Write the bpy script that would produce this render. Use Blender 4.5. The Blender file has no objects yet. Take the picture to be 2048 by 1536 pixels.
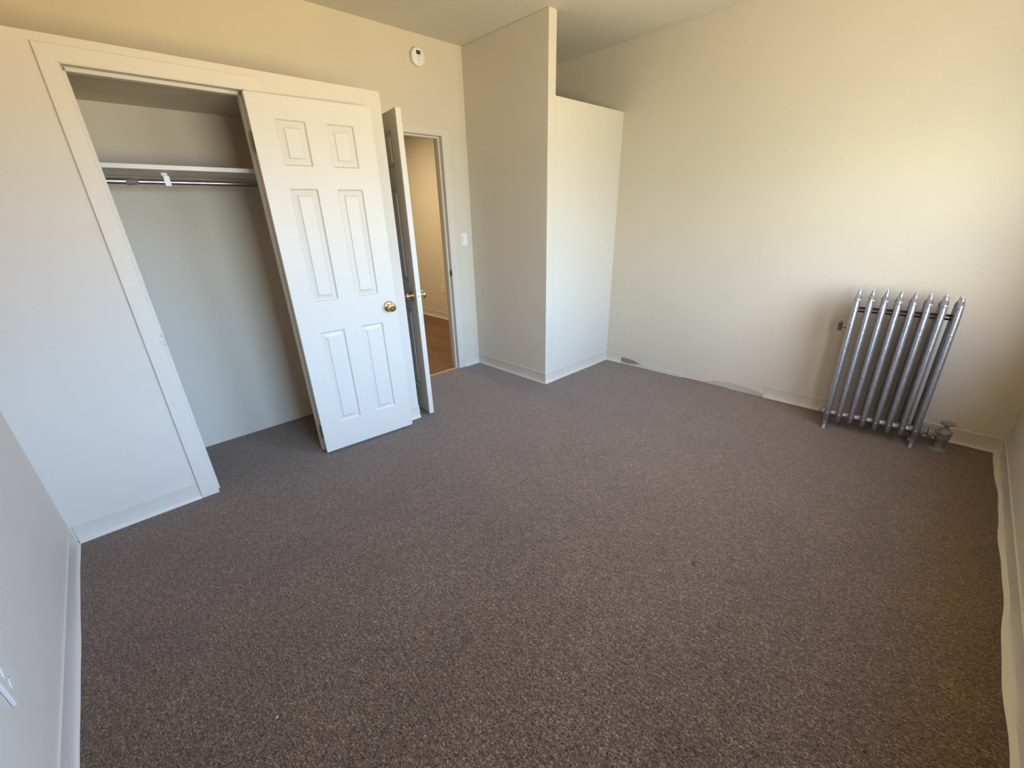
import bpy, bmesh, math, random
from mathutils import Vector, Matrix
random.seed(4)
S = bpy.context.scene
COL = S.collection
R = math.radians

# ------------------------------------------------------------------ camera
F_PX, PPX, PPY = 843.47, -4.41, 44.66
cam_d = bpy.data.cameras.new('camera')
cam_d.sensor_width = 36.0
cam_d.lens = F_PX / 2048 * 36.0
cam_d.shift_x = -PPX / 2048
cam_d.shift_y = PPY / 2048
cam_d.clip_start = 0.02
cam = bpy.data.objects.new('camera', cam_d)
COL.objects.link(cam)
yw, pt, rl = R(-43.3608), R(-24.3932), R(-1.5795)
fw = Vector((-math.sin(yw) * math.cos(pt), math.cos(yw) * math.cos(pt), math.sin(pt)))
r0 = Vector((math.cos(yw), math.sin(yw), 0))
u0 = r0.cross(fw)
rt = math.cos(rl) * r0 + math.sin(rl) * u0
up = -math.sin(rl) * r0 + math.cos(rl) * u0
m = Matrix((rt, up, -fw)).transposed().to_4x4()
m.translation = Vector((0.4386, -3.3868, 1.441))
cam.matrix_world = m
S.camera = cam

# ------------------------------------------------------------------ colour management
S.view_settings.view_transform = 'Standard'
S.view_settings.look = 'None'
S.view_settings.gamma = 1.0
S.view_settings.use_curve_mapping = False
S.view_settings.exposure = 0.0
S.cycles.max_bounces = 10
S.cycles.diffuse_bounces = 7
S.cycles.use_denoising = True
S.cycles.sample_clamp_indirect = 6.0
S.cycles.caustics_reflective = False
S.cycles.caustics_refractive = False

# ------------------------------------------------------------------ outdoors: blue sky over sunlit warm surroundings
wd = bpy.data.worlds.new('world')
S.world = wd
wd.use_nodes = True
nt = wd.node_tree
nt.nodes.clear()
w_out = nt.nodes.new('ShaderNodeOutputWorld')
w_bg = nt.nodes.new('ShaderNodeBackground')
w_tc = nt.nodes.new('ShaderNodeTexCoord')
w_sep = nt.nodes.new('ShaderNodeSeparateXYZ')
nt.links.new(w_tc.outputs['Generated'], w_sep.inputs[0])
SKY_Z = (-1.0, -0.5, -0.2, -0.03, 0.1, 0.3, 0.55, 1.0)        # sine of elevation at each stop
SKY_L = [(20.0, 18.0, 13.2), (18.2, 17.5, 14.5), (9.6, 11.6, 11.5), (13.5, 14.9, 12.7), (18.8, 20.0, 18.5), (12.5, 15.5, 21.1), (10.7, 11.1, 13.8), (4.8, 5.6, 7.9)]
SKY_M = [(25.8, 19.9, 9.9), (30.2, 23.7, 12.8), (20.5, 18.5, 13.0), (15.9, 18.8, 20.4), (16.9, 24.2, 32.3), (13.9, 24.8, 40.5), (14.2, 18.2, 26.0), (1.9, 4.5, 9.0)]
SKY_R = [(23.0, 15.1, 2.6), (22.0, 13.9, 1.2), (12.8, 8.1, 1.5), (8.7, 9.7, 12.5), (10.5, 15.7, 25.9), (12.0, 18.9, 32.9), (8.5, 12.1, 20.8), (0.6, 3.8, 10.0)]
SKY_MAX = 60.0
def sky_ramp(cols):
    mpz = nt.nodes.new('ShaderNodeMapRange')
    mpz.inputs['From Min'].default_value = -1
    mpz.inputs['From Max'].default_value = 1
    nt.links.new(w_sep.outputs['Z'], mpz.inputs['Value'])
    r = nt.nodes.new('ShaderNodeValToRGB')
    e = r.color_ramp.elements
    while len(e) < len(SKY_Z):
        e.new(0.5)
    for x, z, c in zip(e, SKY_Z, cols):
        x.position = (z + 1) / 2
        x.color = (c[0] / SKY_MAX, c[1] / SKY_MAX, c[2] / SKY_MAX, 1)
    nt.links.new(mpz.outputs[0], r.inputs[0])
    return r.outputs[0]
def sky_mix(x0, x1, c0, c1):                                  # blends from left to right across the view outside
    az = nt.nodes.new('ShaderNodeMapRange')
    az.inputs['From Min'].default_value = x0
    az.inputs['From Max'].default_value = x1
    nt.links.new(w_sep.outputs['X'], az.inputs['Value'])
    mx_ = nt.nodes.new('ShaderNodeMix')
    mx_.data_type = 'RGBA'
    nt.links.new(az.outputs[0], mx_.inputs['Factor'])
    nt.links.new(c0, mx_.inputs['A'])
    nt.links.new(c1, mx_.inputs['B'])
    return mx_.outputs['Result']
sky_lm = sky_mix(-0.85, 0.0, sky_ramp(SKY_L), sky_ramp(SKY_M))
nt.links.new(sky_mix(0.0, 0.6, sky_lm, sky_ramp(SKY_R)), w_bg.inputs['Color'])
w_bg.inputs['Strength'].default_value = SKY_MAX
nt.links.new(w_bg.outputs[0], w_out.inputs[0])

WINDOWS = [(0.66, 1.90), (2.35, 3.52)]       # x spans of the two windows in the front wall
WIN_Z = (0.80, 1.98)
for (a, b) in WINDOWS:
    ld = bpy.data.lights.new('window_portal', 'AREA')
    ld.shape = 'RECTANGLE'
    ld.size, ld.size_y = b - a, WIN_Z[1] - WIN_Z[0]
    ld.cycles.is_portal = True
    lo = bpy.data.objects.new('window_portal', ld)
    COL.objects.link(lo)
    lo.location = ((a + b) / 2, -3.99, sum(WIN_Z) / 2)
    lo.rotation_euler = (R(90), 0, 0)        # shines along +y, into the room

ld = bpy.data.lights.new('hall_lamp', 'AREA')
ld.shape = 'DISK'
ld.size = 0.30
ld.energy = 50
ld.color = (1.0, 0.80, 0.47)
lo = bpy.data.objects.new('hall_lamp', ld)
COL.objects.link(lo)
lo.location = (2.9, 1.9, 2.52)

# ------------------------------------------------------------------ material helpers
def new_mat(name):
    mt = bpy.data.materials.new(name)
    mt.use_nodes = True
    b = mt.node_tree.nodes['Principled BSDF']
    return mt, mt.node_tree, b

def L(t, a, b):
    t.links.new(a, b)

def coords(t, scale=(1, 1, 1), rot=(0, 0, 0)):
    g = t.nodes.new('ShaderNodeNewGeometry')
    mp = t.nodes.new('ShaderNodeMapping')
    mp.inputs['Scale'].default_value = scale
    mp.inputs['Rotation'].default_value = rot
    L(t, g.outputs['Position'], mp.inputs[0])
    return mp.outputs[0]

def noise(t, vec, scale, detail=3, rough=0.55, dist=0.0):
    n = t.nodes.new('ShaderNodeTexNoise')
    n.inputs['Scale'].default_value = scale
    n.inputs['Detail'].default_value = detail
    n.inputs['Roughness'].default_value = rough
    n.inputs['Distortion'].default_value = dist
    L(t, vec, n.inputs['Vector'])
    return n.outputs['Fac']

def ramp(t, fac, stops):
    r = t.nodes.new('ShaderNodeValToRGB')
    e = r.color_ramp.elements
    while len(e) < len(stops):
        e.new(0.5)
    for x, (p, c) in zip(e, stops):
        x.position = p
        x.color = (*c, 1)
    L(t, fac, r.inputs[0])
    return r.outputs[0]

def mixc(t, fac, a, b, mode='MIX'):
    n = t.nodes.new('ShaderNodeMix')
    n.data_type = 'RGBA'
    n.blend_type = mode
    if isinstance(fac, (int, float)):
        n.inputs['Factor'].default_value = fac
    else:
        L(t, fac, n.inputs['Factor'])
    for s, v in ((n.inputs['A'], a), (n.inputs['B'], b)):
        if isinstance(v, tuple):
            s.default_value = (*v, 1)
        else:
            L(t, v, s)
    return n.outputs['Result']

def bump(t, b, h, strength, dist):
    n = t.nodes.new('ShaderNodeBump')
    n.inputs['Strength'].default_value = strength
    n.inputs['Distance'].default_value = dist
    L(t, h, n.inputs['Height'])
    L(t, n.outputs[0], b.inputs['Normal'])

def paint(name, col, rough=0.55, bs=0.25, var=0.03, sc=90):
    mt, t, b = new_mat(name)
    v = coords(t)
    big = noise(t, v, 2.2, 2)
    c2 = tuple(x * (1 - var) for x in col)
    L(t, ramp(t, big, [(0.3, c2), (0.7, col)]), b.inputs['Base Color'])
    b.inputs['Roughness'].default_value = rough
    b.inputs['Specular IOR Level'].default_value = 0.35
    bump(t, b, noise(t, v, sc, 3), bs, 0.0012)
    return mt

def plain(name, col, rough=0.5, metal=0.0, spec=0.5):
    mt, t, b = new_mat(name)
    v = coords(t)
    L(t, ramp(t, noise(t, v, 30, 2), [(0.3, tuple(x * 0.95 for x in col)), (0.7, col)]), b.inputs['Base Color'])
    b.inputs['Roughness'].default_value = rough
    b.inputs['Metallic'].default_value = metal
    b.inputs['Specular IOR Level'].default_value = spec
    return mt

M = {}
M['wall'] = paint('cream_wall_paint', (0.63, 0.565, 0.46), 0.6, 0.25)
M['wall2'] = paint('pale_cream_wall_paint', (0.64, 0.588, 0.505), 0.6, 0.25)
M['trim'] = paint('cream_trim_paint', (0.65, 0.60, 0.515), 0.45, 0.15)
M['base'] = paint('cream_vinyl_base', (0.64, 0.59, 0.505), 0.38, 0.08)
M['door'] = paint('white_door_paint', (0.640, 0.595, 0.520), 0.4, 0.12, 0.015, 260)
M['ceiling'] = paint('ceiling_paint', (0.62, 0.59, 0.53), 0.8, 0.5, 0.03, 45)
M['shelf'] = paint('white_shelf_paint', (0.72, 0.70, 0.65), 0.45, 0.1)
M['white'] = plain('white_plastic', (0.80, 0.79, 0.77), 0.35)
M['ivory'] = plain('ivory_plastic', (0.76, 0.68, 0.52), 0.35)
M['grey'] = plain('grey_print', (0.30, 0.28, 0.28), 0.6)
M['dark'] = plain('dark_hole', (0.015, 0.013, 0.012), 0.7)
M['lcd'] = plain('black_screen', (0.02, 0.02, 0.018), 0.15)
M['segment'] = plain('grey_screen_glass', (0.045, 0.044, 0.036), 0.3)
M['chrome'] = plain('worn_chrome', (0.50, 0.51, 0.52), 0.22, 1.0)
M['steel'] = plain('dull_steel', (0.45, 0.44, 0.42), 0.4, 1.0)
M['brass'] = plain('polished_brass', (0.88, 0.74, 0.40), 0.11, 1.0)
M['plaster'] = paint('bare_plaster', (0.62, 0.58, 0.52), 0.9, 0.8, 0.12, 60)
M['glue'] = paint('brown_glue_residue', (0.30, 0.235, 0.175), 0.8, 0.8, 0.25, 60)
M['greyplaster'] = paint('grey_filler', (0.50, 0.455, 0.39), 0.9, 0.6, 0.1, 60)
M['threshold'] = plain('tan_threshold', (0.50, 0.36, 0.22), 0.45)
M['lint'] = plain('white_lint', (0.75, 0.72, 0.68), 0.9)
M['black_fibre'] = plain('dark_fibre', (0.02, 0.015, 0.014), 0.9)
M['frame'] = plain('white_window_frame', (0.75, 0.74, 0.71), 0.4)

# carpet: short mottled brown loop pile combed along y
mt, t, b = new_mat('brown_carpet')
v = coords(t, (1.0, 0.55, 1.0), (0, 0, R(6)))
fine = noise(t, v, 235, 2, 0.6, 1.1)
fibre = noise(t, v, 560, 2, 0.6, 0.5)
v2 = coords(t, (1.0, 0.18, 1.0), (0, 0, R(8)))
streak = noise(t, v2, 110, 3, 0.65)
vb = coords(t)
patch = noise(t, vb, 3.0, 4, 0.6)
c1 = ramp(t, fine, [(0.33, (0.016, 0.009, 0.006)), (0.44, (0.090, 0.057, 0.039)), (0.56, (0.165, 0.113, 0.080)), (0.70, (0.400, 0.305, 0.235))])
c2 = ramp(t, streak, [(0.32, (0.52, 0.50, 0.50)), (0.52, (0.90, 0.90, 0.90)), (0.70, (1.18, 1.18, 1.18))])
c3 = ramp(t, patch, [(0.35, (0.86, 0.83, 0.76)), (0.65, (1.02, 0.99, 0.91))])
c4 = ramp(t, fibre, [(0.34, (0.60, 0.57, 0.53)), (0.66, (1.24, 1.23, 1.17))])
cc = mixc(t, 1.0, mixc(t, 1.0, mixc(t, 1.0, c1, c2, 'MULTIPLY'), c3, 'MULTIPLY'), c4, 'MULTIPLY')
L(t, cc, b.inputs['Base Color'])
b.inputs['Roughness'].default_value = 0.95
b.inputs['Specular IOR Level'].default_value = 0.1
b.inputs['Sheen Weight'].default_value = 0.42
b.inputs['Sheen Tint'].default_value = (1.0, 0.86, 0.76, 1)
b.inputs['Sheen Roughness'].default_value = 0.5
bump(t, b, fine, 0.7, 0.004)
M['carpet'] = mt

# hall floor: dark reddish laminate planks running along y
mt, t, b = new_mat('dark_wood_planks')
g = t.nodes.new('ShaderNodeNewGeometry')
mp = t.nodes.new('ShaderNodeMapping')
mp.inputs['Rotation'].default_value = (0, 0, R(90))
L(t, g.outputs['Position'], mp.inputs[0])
br = t.nodes.new('ShaderNodeTexBrick')
br.inputs['Scale'].default_value = 1.0
br.inputs['Brick Width'].default_value = 1.2
br.inputs['Row Height'].default_value = 0.12
br.inputs['Mortar Size'].default_value = 0.0018
br.inputs['Color1'].default_value = (0.19, 0.085, 0.042, 1)
br.inputs['Color2'].default_value = (0.13, 0.058, 0.030, 1)
br.inputs['Mortar'].default_value = (0.05, 0.022, 0.012, 1)
L(t, mp.outputs[0], br.inputs['Vector'])
gr = noise(t, coords(t, (1, 0.07, 1)), 55, 5, 0.65, 0.6)
gc = ramp(t, gr, [(0.3, (0.55, 0.5, 0.48)), (0.7, (1.15, 1.12, 1.1))])
L(t, mixc(t, 1.0, br.outputs['Color'], gc, 'MULTIPLY'), b.inputs['Base Color'])
b.inputs['Roughness'].default_value = 0.42
M['wood'] = mt

# silver radiator paint, thick and lumpy over cast ornament
mt, t, b = new_mat('silver_radiator_paint')
v = coords(t)
n1 = noise(t, v, 95, 4, 0.6)
n2 = noise(t, v, 230, 2, 0.6)
L(t, ramp(t, n1, [(0.25, (0.30, 0.31, 0.33)), (0.75, (0.62, 0.63, 0.66))]), b.inputs['Base Color'])
b.inputs['Metallic'].default_value = 0.85
b.inputs['Roughness'].default_value = 0.31
add = t.nodes.new('ShaderNodeMath')
add.operation = 'ADD'
L(t, n1, add.inputs[0])
L(t, n2, add.inputs[1])
bump(t, b, add.outputs[0], 0.42, 0.004)
M['silver'] = mt
M['oldsilver'] = plain('tarnished_silver', (0.19, 0.165, 0.13), 0.5, 0.5)
M['valve'] = paint('painted_valve', (0.25, 0.235, 0.205), 0.5, 0.8, 0.35, 120)
M['rust'] = plain('dark_iron', (0.06, 0.05, 0.045), 0.6, 0.5)

mt, t, b = new_mat('window_pane_glass')
out = t.nodes['Material Output']
tr = t.nodes.new('ShaderNodeBsdfTransparent')
gl = t.nodes.new('ShaderNodeBsdfGlossy')
gl.inputs['Roughness'].default_value = 0.02
mx = t.nodes.new('ShaderNodeMixShader')
mx.inputs[0].default_value = 0.06
L(t, tr.outputs[0], mx.inputs[1])
L(t, gl.outputs[0], mx.inputs[2])
L(t, mx.outputs[0], out.inputs[0])
M['glass'] = mt

# ------------------------------------------------------------------ mesh helpers
def box(bm, a, b):
    x0, y0, z0 = a
    x1, y1, z1 = b
    v = [bm.verts.new(p) for p in ((x0, y0, z0), (x1, y0, z0), (x1, y1, z0), (x0, y1, z0),
                                   (x0, y0, z1), (x1, y0, z1), (x1, y1, z1), (x0, y1, z1))]
    for f in ((3, 2, 1, 0), (4, 5, 6, 7), (0, 1, 5, 4), (1, 2, 6, 5), (2, 3, 7, 6), (3, 0, 4, 7)):
        bm.faces.new([v[i] for i in f])

def prism(bm, poly, z0, z1):
    """poly: xy points; extruded from z0 to z1"""
    lo_ = [bm.verts.new((x, y, z0)) for x, y in poly]
    hi_ = [bm.verts.new((x, y, z1)) for x, y in poly]
    n = len(poly)
    bm.faces.new(lo_[::-1])
    bm.faces.new(hi_)
    for i in range(n):
        j = (i + 1) % n
        bm.faces.new((lo_[i], lo_[j], hi_[j], hi_[i]))

def slab_y(bm, poly, y0, y1):
    """poly: xz points; extruded along y"""
    a = [bm.verts.new((x, y0, z)) for x, z in poly]
    c = [bm.verts.new((x, y1, z)) for x, z in poly]
    n = len(poly)
    bm.faces.new(a)
    bm.faces.new(c[::-1])
    for i in range(n):
        j = (i + 1) % n
        bm.faces.new((a[j], a[i], c[i], c[j]))

def tube(bm, pts, rad, seg=16, ey=1.0, cap=True):
    """round tube through points; rad is a number or one radius per point; ey squashes sideways"""
    pts = [Vector(p) for p in pts]
    if isinstance(rad, (int, float)):
        rad = [rad] * len(pts)
    rings = []
    prev = None
    for i, p in enumerate(pts):
        d = (pts[min(i + 1, len(pts) - 1)] - pts[max(i - 1, 0)]).normalized()
        if prev is None:
            a = d.orthogonal().normalized()
            ref = Vector((0, 1, 0)) if abs(d.y) < 0.9 else Vector((0, 0, 1))
            a = (ref - d * ref.dot(d)).normalized()
        else:
            a = (prev - d * prev.dot(d)).normalized()
        prev = a
        c = d.cross(a)
        rings.append([bm.verts.new(p + (a * math.cos(2 * math.pi * k / seg) * ey + c * math.sin(2 * math.pi * k / seg)) * rad[i])
                      for k in range(seg)])
    for r1, r2 in zip(rings, rings[1:]):
        for k in range(seg):
            j = (k + 1) % seg
            bm.faces.new((r1[k], r1[j], r2[j], r2[k]))
    if cap:
        bm.faces.new(rings[0][::-1])
        bm.faces.new(rings[-1])

def lathe(bm, prof, origin=(0, 0, 0), axis='z', seg=28):
    """prof: (radius, height) pairs turned about an axis"""
    o = Vector(origin)
    rings = []
    for r, h in prof:
        ring = []
        for k in range(seg):
            a = 2 * math.pi * k / seg
            c, s = math.cos(a) * r, math.sin(a) * r
            p = {'z': (c, s, h), 'y': (c, h, s), 'x': (h, c, s)}[axis]
            ring.append(bm.verts.new(o + Vector(p)))
        rings.append(ring)
    for r1, r2 in zip(rings, rings[1:]):
        for k in range(seg):
            j = (k + 1) % seg
            bm.faces.new((r1[k], r1[j], r2[j], r2[k]))
    bm.faces.new(rings[0])
    bm.faces.new(rings[-1][::-1])

def ball(bm, c, r, sx=1, sy=1, sz=1, seg=12):
    mtx = Matrix.Translation(c) @ Matrix.Diagonal((sx, sy, sz, 1))
    bmesh.ops.create_uvsphere(bm, u_segments=seg, v_segments=max(6, seg // 2), radius=r, matrix=mtx)

def obj(name, bm, mat, parent=None, smooth=False, bev=0.0, seg=2):
    bmesh.ops.recalc_face_normals(bm, faces=bm.faces)
    me = bpy.data.meshes.new(name)
    bm.to_mesh(me)
    bm.free()
    if smooth:
        for p in me.polygons:
            p.use_smooth = True
        try:
            me.set_sharp_from_angle(angle=R(40))
        except Exception:
            pass
    me.materials.append(M[mat])
    o = bpy.data.objects.new(name, me)
    COL.objects.link(o)
    if parent:
        o.parent = parent
    if bev:
        md = o.modifiers.new('bevel', 'BEVEL')
        md.width = bev
        md.segments = seg
        md.limit_method = 'ANGLE'
        md.angle_limit = R(35)
    return o

def BM():
    return bmesh.new()

def tag(o, label, cat, group=None):
    o['label'] = label
    o['category'] = cat
    if group:
        o['group'] = group
    return o

def struct(o, label=None, cat=None):
    o['kind'] = 'structure'
    if label:
        o['label'] = label
        o['category'] = cat
    return o

def empty(name, loc=(0, 0, 0), rz=0.0):
    o = bpy.data.objects.new(name, None)
    o.empty_display_size = 0.1
    COL.objects.link(o)
    o.location = loc
    o.rotation_euler = (0, 0, rz)
    return o

def boxo(name, a, b, mat, parent=None, bev=0.0):
    bm = BM()
    box(bm, a, b)
    return obj(name, bm, mat, parent, bev=bev)

# ------------------------------------------------------------------ room dimensions
H = 2.706
XA, BY, TW, HB = 3.2007, -0.9527, 0.083, 2.2256         # alcove partition
CL_Y0, CL_ANG = -0.683, -0.00727                       # closet front line
XCR, HC = 1.993, 2.118
def wx(y):                                              # radiator wall face
    return 4.183 + 0.0094 * (BY - y)
def lx(y):                                              # left wall face
    return -0.006 - 0.017 * (-0.69 - y)
def fy(x):                                              # front (window) wall face
    return -3.850 - 0.0125 * (4.2 - x)

# floor, ceiling
bm = BM()
prism(bm, [(-0.2, -4.0), (4.35, -4.0), (4.35, 0.0), (2.93, 0.0), (2.93, 0.034), (2.188, 0.034), (2.188, 0.0), (-0.2, 0.0)], -0.06, 0.0)
struct(obj('floor', bm, 'carpet'), 'brown carpet covering the bedroom floor', 'carpet')
bm = BM()
prism(bm, [(1.0, 0.034), (4.4, 0.034), (4.4, 4.5), (1.0, 4.5)], -0.06, -0.004)
struct(obj('floor_hall', bm, 'wood'), 'dark wood plank floor seen through the doorway', 'floor')
bm = BM()
prism(bm, [(-0.3, -4.15), (4.45, -4.15), (4.45, 0.12), (-0.3, 0.12)], H, H + 0.1)
struct(obj('ceiling', bm, 'ceiling'), 'off white ceiling', 'ceiling')

# back wall with the room doorway
DX0, DX1, DZ = 2.188, 2.945, 2.072
bm = BM()
box(bm, (-0.3, 0, -0.05), (DX0, 0.12, H))
box(bm, (DX1, 0, -0.05), (4.45, 0.12, H))
box(bm, (DX0, 0, DZ), (DX1, 0.12, H))
struct(obj('wall_back', bm, 'wall'), 'cream back wall with the doorway', 'wall')
# left wall
bm = BM()
prism(bm, [(lx(0.1), 0.1), (lx(-4.0), -4.0), (-0.18, -4.0), (-0.18, 0.1)], -0.05, H)
struct(obj('wall_left', bm, 'wall'), 'cream left wall beside the closet', 'wall')
# right wall (radiator)
bm = BM()
prism(bm, [(wx(0.05), 0.05), (4.42, 0.05), (4.42, -4.1), (wx(-4.1), -4.1)], -0.05, H)
struct(obj('wall_right', bm, 'wall'), 'cream wall behind the radiator', 'wall')
# front wall with two window openings (behind the camera's right shoulder)
def fseg(bm, x0, x1, z0, z1):
    prism(bm, [(x0, -3.97), (x1, -3.97), (x1, fy(x1)), (x0, fy(x0))], z0, z1)
bm = BM()
xs = [-0.2, WINDOWS[0][0], WINDOWS[0][1], WINDOWS[1][0], WINDOWS[1][1], 4.35]
fseg(bm, xs[0], xs[5], -0.05, WIN_Z[0])
fseg(bm, xs[0], xs[5], WIN_Z[1], H)
for i in (0, 2, 4):
    fseg(bm, xs[i], xs[i + 1], WIN_Z[0], WIN_Z[1])
struct(obj('wall_front', bm, 'wall'), 'cream window wall at the right edge', 'wall')
for i, (a, b_) in enumerate(WINDOWS):
    e = empty('window_%d' % (i + 1), (a, -3.965, WIN_Z[0]))
    struct(e)
    w_, h_ = b_ - a, WIN_Z[1] - WIN_Z[0]
    bm = BM()
    f = 0.035
    box(bm, (0, 0, 0), (w_, 0.04, f)); box(bm, (0, 0, h_ - f), (w_, 0.04, h_))
    box(bm, (0, 0, f), (f, 0.04, h_ - f)); box(bm, (w_ - f, 0, f), (w_, 0.04, h_ - f))
    box(bm, (f, 0.005, h_ / 2 - 0.02), (w_ - f, 0.035, h_ / 2 + 0.02))
    obj('window_frame', bm, 'frame', e)
    boxo('window_pane', (f, 0.018, f), (w_ - f, 0.022, h_ - f), 'glass', e)

# alcove: full height partition plus lower wall with open top
bm = BM()
box(bm, (XA, BY, -0.05), (XA + TW, 0.05, H))
box(bm, (XA + TW, BY, -0.05), (4.25, BY + TW, HB))
struct(obj('wall_alcove', bm, 'wall2', bev=0.004), 'cream partition with a lower open-topped wall in the far corner', 'wall')

# ------------------------------------------------------------------ closet built out from the back wall
def closet_frame(name):
    o = empty(name, (0, CL_Y0, 0), CL_ANG)
    return o
OX0, OX1, OZ = 0.607, 1.258, 2.030
def cmesh(name, bm, mat, bev=0.0, smooth=False):
    o = obj(name, bm, mat, bev=bev, smooth=smooth)
    o.location = (0, CL_Y0, 0)
    o.rotation_euler = (0, 0, CL_ANG)
    return o
bm = BM()
box(bm, (-0.03, 0, -0.05), (OX0, 0.10, HC))
box(bm, (OX1, 0, -0.05), (XCR, 0.10, HC))
box(bm, (OX0, 0, OZ), (OX1, 0.10, HC))
box(bm, (-0.03, 0.10, 2.032), (XCR, 0.71, HC))
box(bm, (XCR - 0.09, 0.10, -0.05), (XCR, 0.71, 2.032))
struct(cmesh('wall_closet', bm, 'wall2'), 'cream built-out closet front with a ledge on top', 'wall')
# casing around the closet opening
bm = BM()
slab_y(bm, [(0.526, 0.0), (0.607, 0.0), (0.607, 2.030), (1.258, 2.030), (1.258, 0.0), (1.335, 0.0), (1.335, 2.086), (0.549, 2.086)], -0.011, 0.0)
tr1 = struct(cmesh('trim_1', bm, 'trim', bev=0.002), 'flat cream casing around the closet opening', 'trim')
# jamb lining with stop
bm = BM()
for x0, x1, xs0, xs1 in ((OX0 - 0.0, OX0 + 0.004, OX0, OX0 + 0.016), (OX1 - 0.004, OX1, OX1 - 0.016, OX1)):
    box(bm, (x0, -0.010, 0), (x1, 0.115, OZ))
    box(bm, (xs0, 0.036, 0), (xs1, 0.075, OZ))
box(bm, (OX0, -0.010, OZ - 0.004), (OX1, 0.115, OZ))
box(bm, (OX0, 0.036, OZ - 0.018), (OX1, 0.075, OZ))
struct(cmesh('trim_2', bm, 'trim'), 'cream jamb and stop lining the closet opening', 'trim')
# strike plate in the left jamb
bm = BM()
box(bm, (OX0 + 0.0035, -0.0125, 0.885), (OX0 + 0.0055, 0.018, 0.942))
box(bm, (OX0 - 0.008, -0.0125, 0.895), (OX0 + 0.0055, -0.0108, 0.932))
sp = obj('strike_plate', bm, 'steel', tr1, bev=0.001)
bm = BM()
box(bm, (OX0 + 0.0052, -0.004, 0.900), (OX0 + 0.0060, 0.010, 0.927))
obj('latch_hole', bm, 'dark', sp)

# shelf and rod in the closet
bm = BM()
box(bm, (lx(-0.3) + 0.002, -0.450, 1.691), (1.897, -0.002, 1.712))
tag(obj('closet_shelf', bm, 'shelf', bev=0.0015), 'white painted shelf across the closet above the rod', 'shelf')
rod = empty('closet_rod', (0.9, -0.30, 1.645))
tag(rod, 'chrome hanging rod under the closet shelf', 'rod')
bm = BM()
tube(bm, [(0.728 - 0.9, 0, 0), (1.895 - 0.9, 0, 0)], 0.0135, 20)
obj('rod_tube', bm, 'chrome', rod, smooth=True)
bm = BM()
tube(bm, [(lx(-0.3) + 0.004 - 0.9, 0, 0), (0.735 - 0.9, 0, 0)], 0.0155, 20)
obj('rod_sleeve', bm, 'chrome', rod, smooth=True)
bm = BM()
tube(bm, [(0.716 - 0.9, 0, 0), (0.73 - 0.9, 0, 0), (0.742 - 0.9, 0, 0), (0.757 - 0.9, 0, 0), (0.772 - 0.9, 0, 0)],
     [0.0145, 0.0180, 0.0168, 0.0152, 0.0140], 14)
o = obj('paint_blob', bm, 'valve', rod, smooth=True)
o['label'] = 'dried grey paint on the rod joint'
bm = BM()
bx = 0.893 - 0.9
box(bm, (bx - 0.0135, -0.0175, -0.0175), (bx + 0.0135, -0.0155, 0.030))
box(bm, (bx - 0.0135, -0.0175, -0.0190), (bx + 0.0135, 0.0175, -0.0165))
box(bm, (bx - 0.0135, 0.0155, -0.0175), (bx + 0.0135, 0.0175, 0.046))
box(bm, (bx - 0.0135, -0.0175, 0.028), (bx + 0.0135, 0.0175, 0.030))
o = obj('rod_bracket', bm, 'white', rod, bev=0.001)
o['label'] = 'white metal bracket holding the rod'

# ------------------------------------------------------------------ vinyl cove base
def cove(name, p0, p1, n_out, h=0.100, toe=0.013, wav=0.0012, label=None, seg=None, h_end=None):
    """strip along p0-p1 standing on the carpet; n_out points into the room"""
    a, c = Vector((*p0, 0)), Vector((*p1, 0))
    d = c - a
    ln = d.length
    nn = Vector((*n_out, 0)).normalized()
    k = seg or max(2, int(ln / 0.06))
    prof = [(0.0, h), (0.0042, h - 0.0003), (0.0054, h - 0.002), (0.0052, h - 0.0035), (0.0040, h - 0.008), (0.0038, 0.026), (0.0060, 0.015), (toe - 0.003, 0.007), (toe, 0.004), (toe, 0.0005), (0.0, 0.0005)]
    bm = BM()
    rings = []
    for i in range(k + 1):
        p = a + d * i / k
        sl = ln * i / k
        wv = wav * (math.sin(sl * 7.3 + ln * 3) + 0.7 * math.sin(sl * 3.1 + 1.3) + 0.35 * math.sin(sl * 19))
        ring = []
        for (q, z) in prof:
            off = q + (wv if 0.0 < q and z < 0.02 else 0)
            ring.append(bm.verts.new(p + nn * off + Vector((0, 0, z))))
        rings.append(ring)
    n = len(prof)
    for r1, r2 in zip(rings, rings[1:]):
        for j in range(n):
            q = (j + 1) % n
            bm.faces.new((r1[j], r1[q], r2[q], r2[j]))
    bm.faces.new(rings[0])
    bm.faces.new(rings[-1][::-1])
    return struct(obj(name, bm, 'base', smooth=True), label, 'baseboard')
cove('baseboard_left', (lx(-3.84), -3.84), (lx(-0.70), -0.70), (1, -0.017), toe=0.014, label='cream vinyl base along the left wall')
ca = CL_ANG
def cp(x):
    return (x, CL_Y0 + x * math.sin(ca))
cove('baseboard_closet_left', cp(0.006), cp(0.525), (0, -1), label='cream vinyl base left of the closet casing')
cove('baseboard_closet_right', cp(1.337), cp(XCR + 0.004), (0, -1), label='short cream vinyl base right of the closet door')
cove('baseboard_closet_side', (XCR, CL_Y0 - 0.014), (XCR, -0.001), (1, 0), label='cream vinyl base along the closet side')
cove('baseboard_back', (3.003, 0), (XA, 0), (0, -1), label='short cream vinyl base under the light switch')
cove('baseboard_partition', (XA, 0), (XA, BY - 0.004), (-1, 0), label='cream vinyl base along the alcove partition')
cove('baseboard_alcove', (XA - 0.004, BY), (wx(BY), BY), (0, -1), label='cream vinyl base along the front of the alcove')
cove('baseboard_right_far', (wx(BY), BY), (wx(-1.135), -1.135), (-1, 0), label='short broken piece of vinyl base by the alcove')
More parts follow.
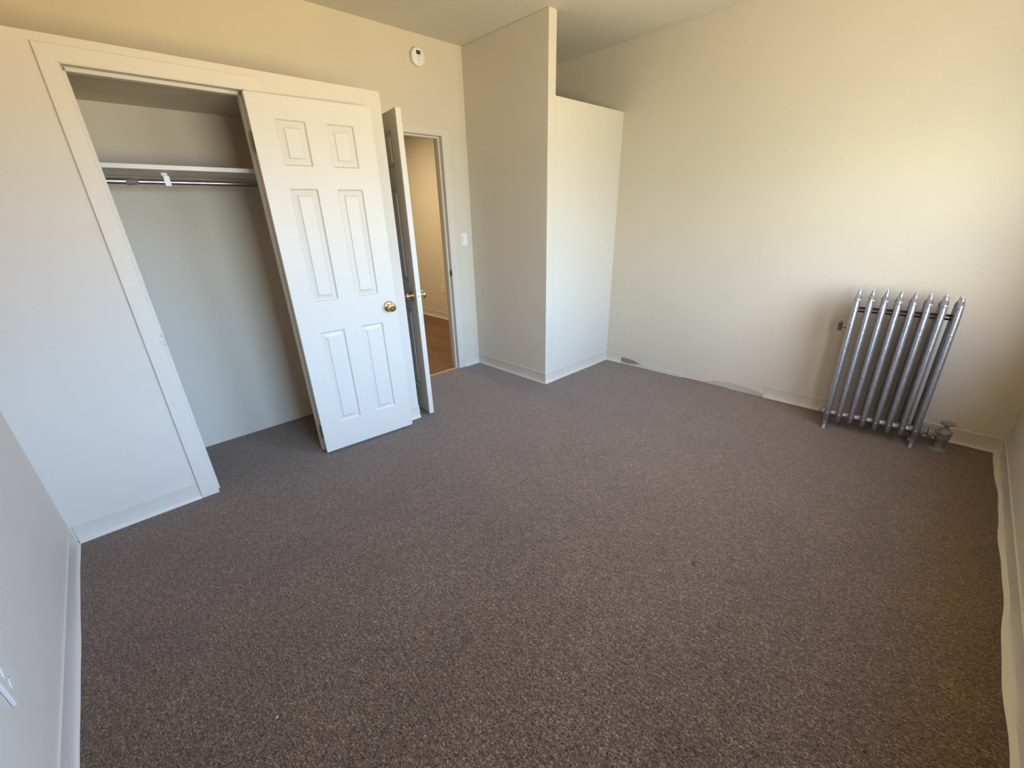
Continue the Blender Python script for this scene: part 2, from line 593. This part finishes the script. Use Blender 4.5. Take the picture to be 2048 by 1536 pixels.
cove('baseboard_right', (wx(-2.50), -2.50), (wx(-3.846), -3.846), (-1, 0), toe=0.013, label='cream vinyl base behind the radiator')
cove('baseboard_front', (wx(-3.85) - 0.001, fy(4.2)), (0.0, fy(0.0)), (0, 1), toe=0.020, wav=0.0050, label='wavy cream vinyl base along the window wall')

# torn-off base between: residue and bare plaster on the wall foot
def wall_patch(name, prof, mat, label, th=0.003):
    """prof: list of (y, top z) along the radiator wall; a thin irregular strip"""
    bm = BM()
    fr = [[bm.verts.new((wx(y) - dd, y, z)) for dd in (0.0, th)] for y, z in prof]
    lo_ = [[bm.verts.new((wx(y) - dd, y, 0.0)) for dd in (0.0, th)] for y, z in prof]
    for i in range(len(prof) - 1):
        bm.faces.new((fr[i][1], fr[i + 1][1], lo_[i + 1][1], lo_[i][1]))
        bm.faces.new((fr[i][0], fr[i + 1][0], fr[i + 1][1], fr[i][1]))
    return struct(obj(name, bm, mat), label, 'wall damage')
random.seed(11)
def rag(y0, y1, zs, n, j):
    pr = []
    for i in range(n + 1):
        f = i / n
        k = f * (len(zs) - 1)
        a = int(min(k, len(zs) - 2))
        z = zs[a] + (zs[a + 1] - zs[a]) * (k - a)
        pr.append((y0 + (y1 - y0) * f, max(0.003, z + random.uniform(-j, j))))
    return pr
wall_patch('trim_3', rag(-1.136, -1.42, [0.060, 0.062, 0.045, 0.020], 16, 0.005), 'glue', 'brown glue residue where the vinyl base is torn off')
wall_patch('trim_4', rag(-1.13, -1.82, [0.012, 0.018, 0.040, 0.036, 0.034, 0.010], 34, 0.006), 'plaster', 'chipped white plaster along the wall foot', 0.0055)
wall_patch('trim_5', rag(-1.98, -2.52, [0.004, 0.042, 0.056, 0.060, 0.045, 0.020], 24, 0.003), 'greyplaster', 'smooth grey filler patch at the wall foot')
bm = BM()
prism(bm, [(wx(-1.80) - 0.008, -1.80), (wx(-1.80), -1.80), (wx(-2.22), -2.22), (wx(-2.22) - 0.003, -2.22), (wx(-2.0) - 0.0055, -2.0)], 0.0006, 0.003)
struct(obj('trim_6', bm, 'dark'), 'dark gap between carpet and wall', 'gap')

# ------------------------------------------------------------------ back doorway trim
bm = BM()
JX0, JX1, JZ = 2.195, 2.931, 2.058
box(bm, (DX0, -0.004, 0), (JX0, 0.12, JZ)); box(bm, (JX1, -0.004, 0), (DX1, 0.12, DZ)); box(bm, (DX0, -0.004, JZ), (DX1, 0.12, DZ))
box(bm, (JX1 - 0.013, 0.038, 0), (JX1, 0.075, JZ)); box(bm, (JX0, 0.038, 0), (JX0 + 0.013, 0.075, JZ))
box(bm, (JX0 + 0.013, 0.038, JZ - 0.013), (JX1 - 0.013, 0.075, JZ))
struct(obj('trim_7', bm, 'trim', bev=0.0015), 'cream jamb and stop lining the doorway', 'trim')
bm = BM()
slab_y(bm, [(2.938, 0.0), (3.001, 0.0), (3.001, 2.105), (2.110, 2.105), (2.110, 0.0), (2.190, 0.0), (2.190, 2.064), (2.938, 2.064)], -0.006, 0.0)
tr8 = struct(obj('trim_8', bm, 'trim', bev=0.002), 'flat cream casing around the doorway', 'trim')
bm = BM()
box(bm, (JX1 - 0.0015, -0.002, 0.925), (JX1, 0.030, 0.982))
s8 = obj('strike_plate', bm, 'valve', tr8)
bm = BM()
box(bm, (JX1 - 0.0022, 0.006, 0.940), (JX1 - 0.0012, 0.022, 0.966))
obj('latch_hole', bm, 'dark', s8)
boxo('trim_9', (DX0 + 0.008, 0.020, -0.003), (JX1, 0.050, 0.003), 'threshold')
struct(bpy.data.objects['trim_9'], 'thin tan threshold strip in the doorway', 'threshold')

# ------------------------------------------------------------------ hall beyond
bm = BM()
box(bm, (4.207, 0.12, -0.05), (4.40, 4.5, H))
struct(obj('wall_hall_right', bm, 'wall'), 'cream hall wall seen through the doorway', 'wall')
bm = BM()
box(bm, (1.0, 4.3, -0.05), (4.207, 4.5, H))
struct(obj('wall_hall_back', bm, 'wall'))
bm = BM()
box(bm, (1.0, 0.12, -0.05), (1.2, 4.3, H))
struct(obj('wall_hall_left', bm, 'wall'))
bm = BM()
box(bm, (1.0, 0.12, 2.56), (4.40, 4.5, 2.66))
struct(obj('ceiling_hall', bm, 'ceiling'))
cove('baseboard_hall', (4.207, 4.3), (4.207, 0.12), (-1, 0), label='cream base along the hall wall')
hl = empty('ceiling_light', (2.9, 1.9, 2.56))
tag(hl, 'round hall ceiling light beyond the doorway', 'lamp')
bm = BM()
lathe(bm, [(0.0005, 0.0), (0.17, 0.0), (0.17, -0.022), (0.155, -0.028), (0.0005, -0.028)])
obj('lamp_base', bm, 'white', hl, smooth=True)

# ------------------------------------------------------------------ six-panel doors
def door_bm(w, h, t, cols, rows):
    bm = BM()
    xs = sorted({0.0, w, *[c for cc_ in cols for c in cc_]})
    zs = sorted({0.0, h, *[c for cc_ in rows for c in cc_]})
    prof = [(0.0, 0.0), (0.002, 0.0040), (0.006, 0.0095), (0.010, 0.0112), (0.013, 0.0110), (0.0335, 0.0052), (0.0355, 0.0015), (0.0375, 0.0006)]
    for side in (0, 1):
        def P(x, z, dep):
            return bm.verts.new((x, dep if side == 0 else t - dep, z))
        for i in range(len(xs) - 1):
            for j in range(len(zs) - 1):
                x0, x1, z0, z1 = xs[i], xs[i + 1], zs[j], zs[j + 1]
                if (x0, x1) in cols and (z0, z1) in rows:
                    loops = [[P(x0 + q, z0 + q, dp), P(x1 - q, z0 + q, dp), P(x1 - q, z1 - q, dp), P(x0 + q, z1 - q, dp)] for q, dp in prof]
                    for a, b_ in zip(loops, loops[1:]):
                        for k in range(4):
                            n = (k + 1) % 4
                            f = (a[k], a[n], b_[n], b_[k])
                            bm.faces.new(f if side == 0 else f[::-1])
                    f = loops[-1]
                    bm.faces.new(f if side == 0 else f[::-1])
                else:
                    f = (P(x0, z0, 0), P(x1, z0, 0), P(x1, z1, 0), P(x0, z1, 0))
                    bm.faces.new(f if side == 0 else f[::-1])
    for a, b_ in (((0, 0), (w, 0)), ((w, 0), (w, h)), ((w, h), (0, h)), ((0, h), (0, 0))):
        q = [bm.verts.new((a[0], 0, a[1])), bm.verts.new((b_[0], 0, b_[1])), bm.verts.new((b_[0], t, b_[1])), bm.verts.new((a[0], t, a[1]))]
        bm.faces.new(q[::-1])
    bmesh.ops.remove_doubles(bm, verts=bm.verts, dist=1e-5)
    return bm

def knob(parent, x, z, y0, sgn, lock=False, name='door_knob'):
    """round brass knob standing off a door face at y0, pointing along sgn*y"""
    bm = BM()
    prof = [(0.0005, 0.050), (0.010, 0.0515), (0.019, 0.0505), (0.0245, 0.047), (0.0262, 0.041), (0.0255, 0.035), (0.021, 0.029),
            (0.0145, 0.025), (0.0125, 0.021), (0.0125, 0.012), (0.0145, 0.0095)]
    lathe(bm, [(r, sgn * h_) for r, h_ in prof], (0, 0, 0), 'y', 32)
    k = obj(name, bm, 'brass', parent, smooth=True)
    k.location = (x, y0, z)
    k.scale = (1.10, 1.12, 1.10)
    bm = BM()
    lathe(bm, [(0.033, 0.0), (0.0335, sgn * 0.002), (0.031, sgn * 0.006), (0.024, sgn * 0.0085), (0.014, sgn * 0.0105), (0.0005, sgn * 0.0105)], (0, 0, 0), 'y', 32)
    obj('rosette', bm, 'brass', k, smooth=True)
    if lock:
        bm = BM()
        lathe(bm, [(0.0105, sgn * 0.0495), (0.0105, sgn * 0.0530), (0.0095, sgn * 0.0535), (0.0085, sgn * 0.0515), (0.0005, sgn * 0.0515)], (0, 0, 0), 'y', 20)
        box(bm, (-0.0014, sgn * 0.051, -0.008), (0.0014, sgn * 0.0545, 0.008))
        obj('knob_button', bm, 'chrome', k)
    return k

# closet door, folded back flat against the closet front
DW, DH = 0.633, 2.0
rows = [(0.190, 0.797), (0.983, 1.583), (1.692, 1.898)]
d1 = empty('door_1', (1.238, -0.7422, 0.015), R(-4.48))
struct(d1, 'white six-panel closet door folded open against the closet front', 'door')
obj('door_panel', door_bm(DW, DH, 0.035, [(0.118, 0.263), (0.372, 0.519)], rows), 'door', d1, bev=0.0012)
knob(d1, 0.579, 0.893, 0.0, -1)
bm = BM()
lathe(bm, [(0.006, -0.0004), (0.006, 0.0)], (0.6, 0, 0.925), 'y', 10)
obj('screw', bm, 'steel', d1)
for hz in (1.745, 0.105):
    bm = BM()
    for k in range(5):
        tube(bm, [(-0.004, 0.030, hz + 0.0004 + k * 0.018), (-0.004, 0.030, hz + 0.0174 + k * 0.018)], 0.0058, 12)
    tube(bm, [(-0.004, 0.030, hz + 0.089), (-0.004, 0.030, hz + 0.095)], [0.004, 0.002], 10)
    box(bm, (-0.002, 0.002, hz), (0.0, 0.030, hz + 0.089))
    o = obj('hinge', bm, 'oldsilver', d1, smooth=True)

# room door, standing open into the room beside the closet
RW, RH = 0.746, 2.026
d2 = empty('door_2', (2.178, -0.004, 0.020), R(-98.95))
struct(d2, 'white six-panel room door standing open edge-on beside the closet', 'door')
rows2 = [(0.195, 0.810), (0.998, 1.606), (1.716, 1.924)]
obj('door_panel', door_bm(RW, RH, 0.035, [(0.116, 0.320), (0.426, 0.630)], rows2), 'door', d2, bev=0.0012)
knob(d2, 0.680, 0.912, 0.0, -1, True)
knob(d2, 0.680, 0.912, 0.035, 1)
bm = BM()
box(bm, (RW, 0.007, 0.884), (RW + 0.0012, 0.028, 0.940))
lp = obj('latch_plate', bm, 'white', d2)
bm = BM()
lathe(bm, [(0.007, 0.0), (0.007, 0.004), (0.005, 0.006), (0.0005, 0.006)], (RW + 0.0012, 0.0175, 0.912), 'x', 14)
obj('latch_bolt', bm, 'steel', lp, smooth=True)
for hz in (0.18, 0.95, 1.74):
    bm = BM()
    for k in range(5):
        tube(bm, [(-0.006, -0.004, hz + k * 0.018), (-0.006, -0.004, hz + 0.017 + k * 0.018)], 0.0055, 12)
    obj('hinge', bm, 'brass', d2, smooth=True)

# ------------------------------------------------------------------ wall fittings
det = empty('carbon_monoxide_alarm', (2.752, 0, 2.556))
tag(det, 'round white alarm with a small black screen high on the back wall', 'alarm')
bm = BM()
lathe(bm, [(0.0005, 0.0), (0.052, 0.0), (0.052, -0.010), (0.0505, -0.012)], axis='y', seg=48)
obj('mounting_plate', bm, 'white', det, smooth=True)
bm = BM()
lathe(bm, [(0.054, -0.010), (0.0585, -0.012), (0.0585, -0.026), (0.0565, -0.032), (0.050, -0.0345), (0.0005, -0.0345)], axis='y', seg=48)
obj('alarm_cover', bm, 'white', det, smooth=True)
bm = BM()
box(bm, (-0.018, -0.0355, 0.013), (0.018, -0.034, 0.037))
sc_ = obj('screen', bm, 'lcd', det, bev=0.0005)
bm = BM()
box(bm, (-0.013, -0.0358, 0.0175), (0.013, -0.0354, 0.0325))
obj('screen_glass', bm, 'segment', sc_, bev=0.0002)
bm = BM()
for x0, x1 in ((-0.011, -0.006), (-0.005, 0.000), (0.001, 0.005), (0.006, 0.010)):
    box(bm, (x0, -0.0350, -0.001), (x1, -0.0344, 0.003))
obj('printed_mark', bm, 'grey', det)
bm = BM()
lathe(bm, [(0.0115, -0.034), (0.0115, -0.0355), (0.0105, -0.0362), (0.0005, -0.0362)], (0, 0, -0.022), 'y', 24)
tb = obj('test_button', bm, 'white', det, smooth=True)
bm = BM()
box(bm, (-0.004, -0.0368, -0.0245), (0.004, -0.0360, -0.0205))
obj('printed_mark', bm, 'grey', tb)
bm = BM()
for k in range(3):
    a = R(-8 + k * 7)
    box(bm, (0.043 * math.cos(a) - 0.002, -0.0350, 0.043 * math.sin(a) - 0.0012), (0.043 * math.cos(a) + 0.002, -0.0344, 0.043 * math.sin(a) + 0.0012))
obj('sound_slots', bm, 'grey', det)

def wall_plate(name, loc, rz, kind, mat, w=0.070, h=0.115, th=0.006):
    """plate in the local xz plane facing -y"""
    e = empty(name, loc, rz)
    boxo('cover_plate', (-w / 2, -th, -h / 2), (w / 2, 0, h / 2), mat, e, bev=0.002)
    if kind == 'switch':
        boxo('rocker_frame', (-0.0175, -th - 0.0012, -0.034), (0.0175, -th, 0.034), 'grey', e)
        bm = BM()
        prof = [(-0.033, -th - 0.006), (0.0, -th - 0.002), (0.033, -th - 0.0015), (0.033, -th), (-0.033, -th)]
        va = [bm.verts.new((-0.0155, y, z)) for z, y in prof]
        vb_ = [bm.verts.new((0.0155, y, z)) for z, y in prof]
        bm.faces.new(va); bm.faces.new(vb_[::-1])
        for i in range(5):
            j = (i + 1) % 5
            bm.faces.new((va[i], va[j], vb_[j], vb_[i]))
        obj('rocker', bm, mat, e)
        scr = (0.048, -0.048)
    else:
        for zc in (0.0195, -0.0195):
            bm = BM()
            prof = [(0.0005, -th - 0.002), (0.0165, -th - 0.002), (0.0175, -th - 0.0005), (0.0175, -th)]
            lathe(bm, prof, (0, 0, zc), 'y', 24)
            rc = obj('receptacle', bm, mat, e, smooth=True)
            bm = BM()
            box(bm, (-0.0075, -th - 0.0026, zc - 0.001), (-0.0055, -th - 0.0019, zc + 0.009))
            box(bm, (0.0055, -th - 0.0026, zc - 0.0005), (0.0075, -th - 0.0019, zc + 0.008))
            lathe(bm, [(0.0026, -th - 0.0026), (0.0026, -th - 0.0019)], (0, 0, zc - 0.008), 'y', 10)
            obj('slots', bm, 'dark' if mat == 'ivory' else 'wall', rc)
        scr = (0.0,)
    for zc in scr:
        bm = BM()
        lathe(bm, [(0.0005, -th - 0.0014), (0.0028, -th - 0.0012), (0.0034, -th)], (0, 0, zc), 'y', 12)
        obj('screw', bm, 'steel', e, smooth=True)
    return e
tag(wall_plate('light_switch', (3.1045, 0, 1.243), 0, 'switch', 'white', 0.066, 0.108), 'white rocker light switch right of the doorway', 'light switch')
tag(wall_plate('wall_outlet', (4.207, 1.980, 0.455), R(-90), 'outlet', 'ivory', 0.080, 0.125), 'ivory outlet low on the hall wall beyond the doorway', 'outlet')
tag(wall_plate('wall_outlet', (lx(-1.98), -1.98, 0.400), R(90), 'outlet', 'trim', 0.092, 0.116, 0.009), 'painted-over outlet low on the left wall at the photo edge', 'outlet')

# ------------------------------------------------------------------ cast-iron radiator
PITCH, NS = -0.0665, 8
XM, YM = 3.985, -3.213                    # centre of the radiator on the carpet
XF, XB = XM - 0.059, XM + 0.059
RY0 = YM - PITCH * 3.5
rad = empty('radiator', (XM, YM, 0), R(6.3))     # stands slightly askew, leaning a little to the left
tag(rad, 'silver painted cast iron column radiator by the window wall corner', 'radiator')
def rl_(p):
    return (p[0] - XM, p[1] - YM + 0.033 * p[2], p[2])
def section(y, end):
    bm = BM()
    # two upright columns, oval in plan and deeper than wide, joined by a rounded arch
    pts, rad_ = [], []
    for z, r in ((0.060, 0.010), (0.066, 0.019), (0.085, 0.0265), (0.125, 0.0295), (0.30, 0.0300), (0.55, 0.0295), (0.80, 0.0290), (0.862, 0.0275)):
        pts.append((XF, y, z)); rad_.append(r)
    hw = (XB - XF) / 2
    for k in range(1, 12):
        a = math.pi - math.pi * k / 12
        pts.append((XM + hw * math.cos(a), y, 0.862 + 0.060 * math.sin(a)))
        rad_.append(0.0275 - 0.0095 * math.sin(a))
    for z, r in ((0.862, 0.0275), (0.55, 0.0295), (0.125, 0.0295), (0.085, 0.0265), (0.066, 0.019), (0.060, 0.010)):
        pts.append((XB, y, z)); rad_.append(r)
    tube(bm, [rl_(p) for p in pts], [r * 1.08 for r in rad_], 24, ey=0.585)
    # raised lip along the front face of the column
    tube(bm, [rl_((XF - 0.0270, y, z)) for z in (0.16, 0.30, 0.60, 0.84)], [0.002, 0.0045, 0.0045, 0.002], 8)
    # web inside the arch and bottom hub
    tube(bm, [rl_((XF, y, 0.105)), rl_((XM, y, 0.100)), rl_((XB, y, 0.105))], [0.016, 0.024, 0.016], 14)
    tube(bm, [rl_((XM, y + PITCH * -0.5, 0.100)), rl_((XM, y + PITCH * 0.5, 0.100))], 0.027, 18)
    tube(bm, [rl_((XF, y, 0.835)), rl_((XB, y, 0.835))], 0.0085, 10)
    # small bosses on the front
    for z, r in ((0.122, 0.0062), (0.420, 0.0052)):
        ball(bm, rl_((XF - 0.0290, y, z)), r, 1.0, 1.0, 1.0, 10)
    # ornament at the shoulder
    for sgn in (-1, 1):
        ball(bm, rl_((XF + 0.006, y + sgn * 0.0125, 0.893)), 0.0085, 1.3, 0.7, 1.9, 12)
        ball(bm, rl_((XB - 0.006, y + sgn * 0.0125, 0.893)), 0.0085, 1.3, 0.7, 1.9, 12)
    ball(bm, rl_((XF - 0.012, y, 0.897)), 0.0095, 0.9, 1.2, 1.7, 12)
    for xx, sc in ((XF + 0.026, 1.0), (XB - 0.026, 0.9)):
        lathe(bm, [(0.0005, -0.006), (0.0165 * sc, -0.004), (0.0172 * sc, 0.004), (0.0150 * sc, 0.012), (0.0115 * sc, 0.020), (0.0098 * sc, 0.024),
                   (0.0112 * sc, 0.029), (0.0092 * sc, 0.035), (0.0058 * sc, 0.041), (0.0038 * sc, 0.045), (0.0046 * sc, 0.049), (0.0030 * sc, 0.053), (0.0005, 0.056)],
              rl_((xx, y, 0.908)), 'z', 14)
    if end:
        for xx in (XF, XB):
            tube(bm, [rl_((xx, y, 0.100)), rl_((xx - 0.002, y, 0.070)), rl_((xx - 0.006, y, 0.040)), rl_((xx - 0.009, y, 0.018)), rl_((xx - 0.010, y, 0.010)), rl_((xx - 0.010, y, 0.0005))],
                 [0.0210, 0.0190, 0.0145, 0.0125, 0.0165, 0.0170], 14, ey=0.9)
    return bm
for i in range(NS):
    obj('radiator_section', section(RY0 + PITCH * i, i in (0, NS - 1)), 'silver', rad, smooth=True)
bm = BM()
tube(bm, [rl_((XM, RY0 + 0.012, 0.838)), rl_((XM, RY0 + PITCH * 7 - 0.012, 0.838))], 0.0075, 10)
tube(bm, [rl_((XM + 0.010, RY0 + 0.012, 0.815)), rl_((XM + 0.010, RY0 + PITCH * 7 - 0.012, 0.815))], 0.0060, 10)
o = obj('tie_rod', bm, 'rust', rad, smooth=True)
o['label'] = 'dark iron tie rod through the columns'
bm = BM()
lathe(bm, [(0.024, 0.022), (0.026, 0.030), (0.026, 0.040), (0.014, 0.041), (0.013, 0.052), (0.0005, 0.053)], rl_((XM, RY0, 0.100)), 'y', 8)
o = obj('end_plug', bm, 'valve', rad)
o['label'] = 'hexagonal plug closing the end hub'
# air vent on the far end
bm = BM()
vx, vy = XM + 0.070, RY0 + 0.060
tube(bm, [rl_((vx, RY0 + 0.005, 0.690)), rl_((vx, vy - 0.012, 0.690)), rl_((vx, vy, 0.684))], 0.0045, 10)
av = obj('air_vent', bm, 'oldsilver', rad, smooth=True)
av['label'] = 'small tarnished air vent beside the end column'
bm = BM()
lathe(bm, [(0.0005, 0.0), (0.0135, 0.0), (0.0145, 0.006), (0.0122, 0.008), (0.0122, 0.044), (0.0138, 0.046), (0.0138, 0.053), (0.0060, 0.058), (0.0045, 0.066), (0.0005, 0.067)],
      rl_((vx, vy, 0.668)), 'z', 18)
obj('vent_body', bm, 'oldsilver', av, smooth=True)
# supply valve on the near end
ye = RY0 + PITCH * 7
vy = YM - 0.365
bm = BM()
lathe(bm, [(0.026, ye - 0.020), (0.034, ye - 0.026), (0.034, ye - 0.042), (0.022, ye - 0.044), (0.021, ye - 0.058), (0.032, ye - 0.062), (0.033, ye - 0.088), (0.024, ye - 0.094), (0.022, ye - 0.108), (0.029, ye - 0.112), (0.029, ye - 0.128), (0.022, vy)],
      rl_((XM + 0.005, 0, 0.105)), 'y', 16)
vb = obj('supply_valve', bm, 'valve', rad, smooth=True)
vb['label'] = 'grey painted supply valve with a pipe into the floor'
bm = BM()
lathe(bm, [(0.0005, 0.052), (0.024, 0.055), (0.033, 0.070), (0.038, 0.090), (0.037, 0.110), (0.041, 0.115), (0.041, 0.125), (0.031, 0.130),
           (0.024, 0.142), (0.014, 0.148), (0.012, 0.160), (0.0005, 0.161)], rl_((XM + 0.005, vy, 0)), 'z', 20)
obj('valve_body', bm, 'valve', vb, smooth=True)
bm = BM()
lathe(bm, [(0.010, 0.158), (0.012, 0.170), (0.020, 0.174), (0.032, 0.176), (0.035, 0.182), (0.033, 0.189), (0.020, 0.193), (0.0005, 0.194)], rl_((XM + 0.005, vy, 0)), 'z', 10)
obj('valve_handle', bm, 'valve', vb, smooth=True)
bm = BM()
lathe(bm, [(0.046, 0.0005), (0.045, 0.005), (0.030, 0.010), (0.0245, 0.016), (0.0235, 0.066)], rl_((XM + 0.005, vy, 0)), 'z', 18)
obj('supply_pipe', bm, 'valve', vb, smooth=True)

# ------------------------------------------------------------------ bits on the carpet
bm = BM()
pts = []
for k in range(15):
    a = R(200 - k * 15)
    pts.append((0.011 * math.cos(a) + 0.0006 * k, 0.011 * math.sin(a) * (1 + 0.03 * k), 0.0012 + 0.0016 * math.sin(k / 14 * math.pi)))
tube(bm, pts, 0.0011, 6)
th = obj('thread', bm, 'black_fibre', smooth=True)
th.location = (1.996, -2.917, 0)
tag(th, 'small curled black thread lying on the brown carpet', 'thread')
spots = [(2.170, -1.747), (2.475, -2.086), (2.517, -2.276), (0.446, -2.260), (3.003, -2.622), (2.42, -1.50), (1.09, -0.80), (2.10, -0.86)]
src = None
for i, (x, y) in enumerate(spots):
    if src is None:
        bm = BM()
        ball(bm, (0, 0, 0.0016), 0.0022, 1.5, 1.0, 0.7, 8)
        ball(bm, (0.002, 0.001, 0.0014), 0.0016, 1.6, 0.8, 0.7, 8)
        o = src = obj('lint_speck', bm, 'lint', smooth=True)
    else:
        o = src.copy()
        COL.objects.link(o)
    o.location = (x, y, 0)
    o.rotation_euler = (0, 0, i * 1.1)
    tag(o, 'tiny white speck of lint lying on the brown carpet', 'lint', 'white lint specks on the carpet')
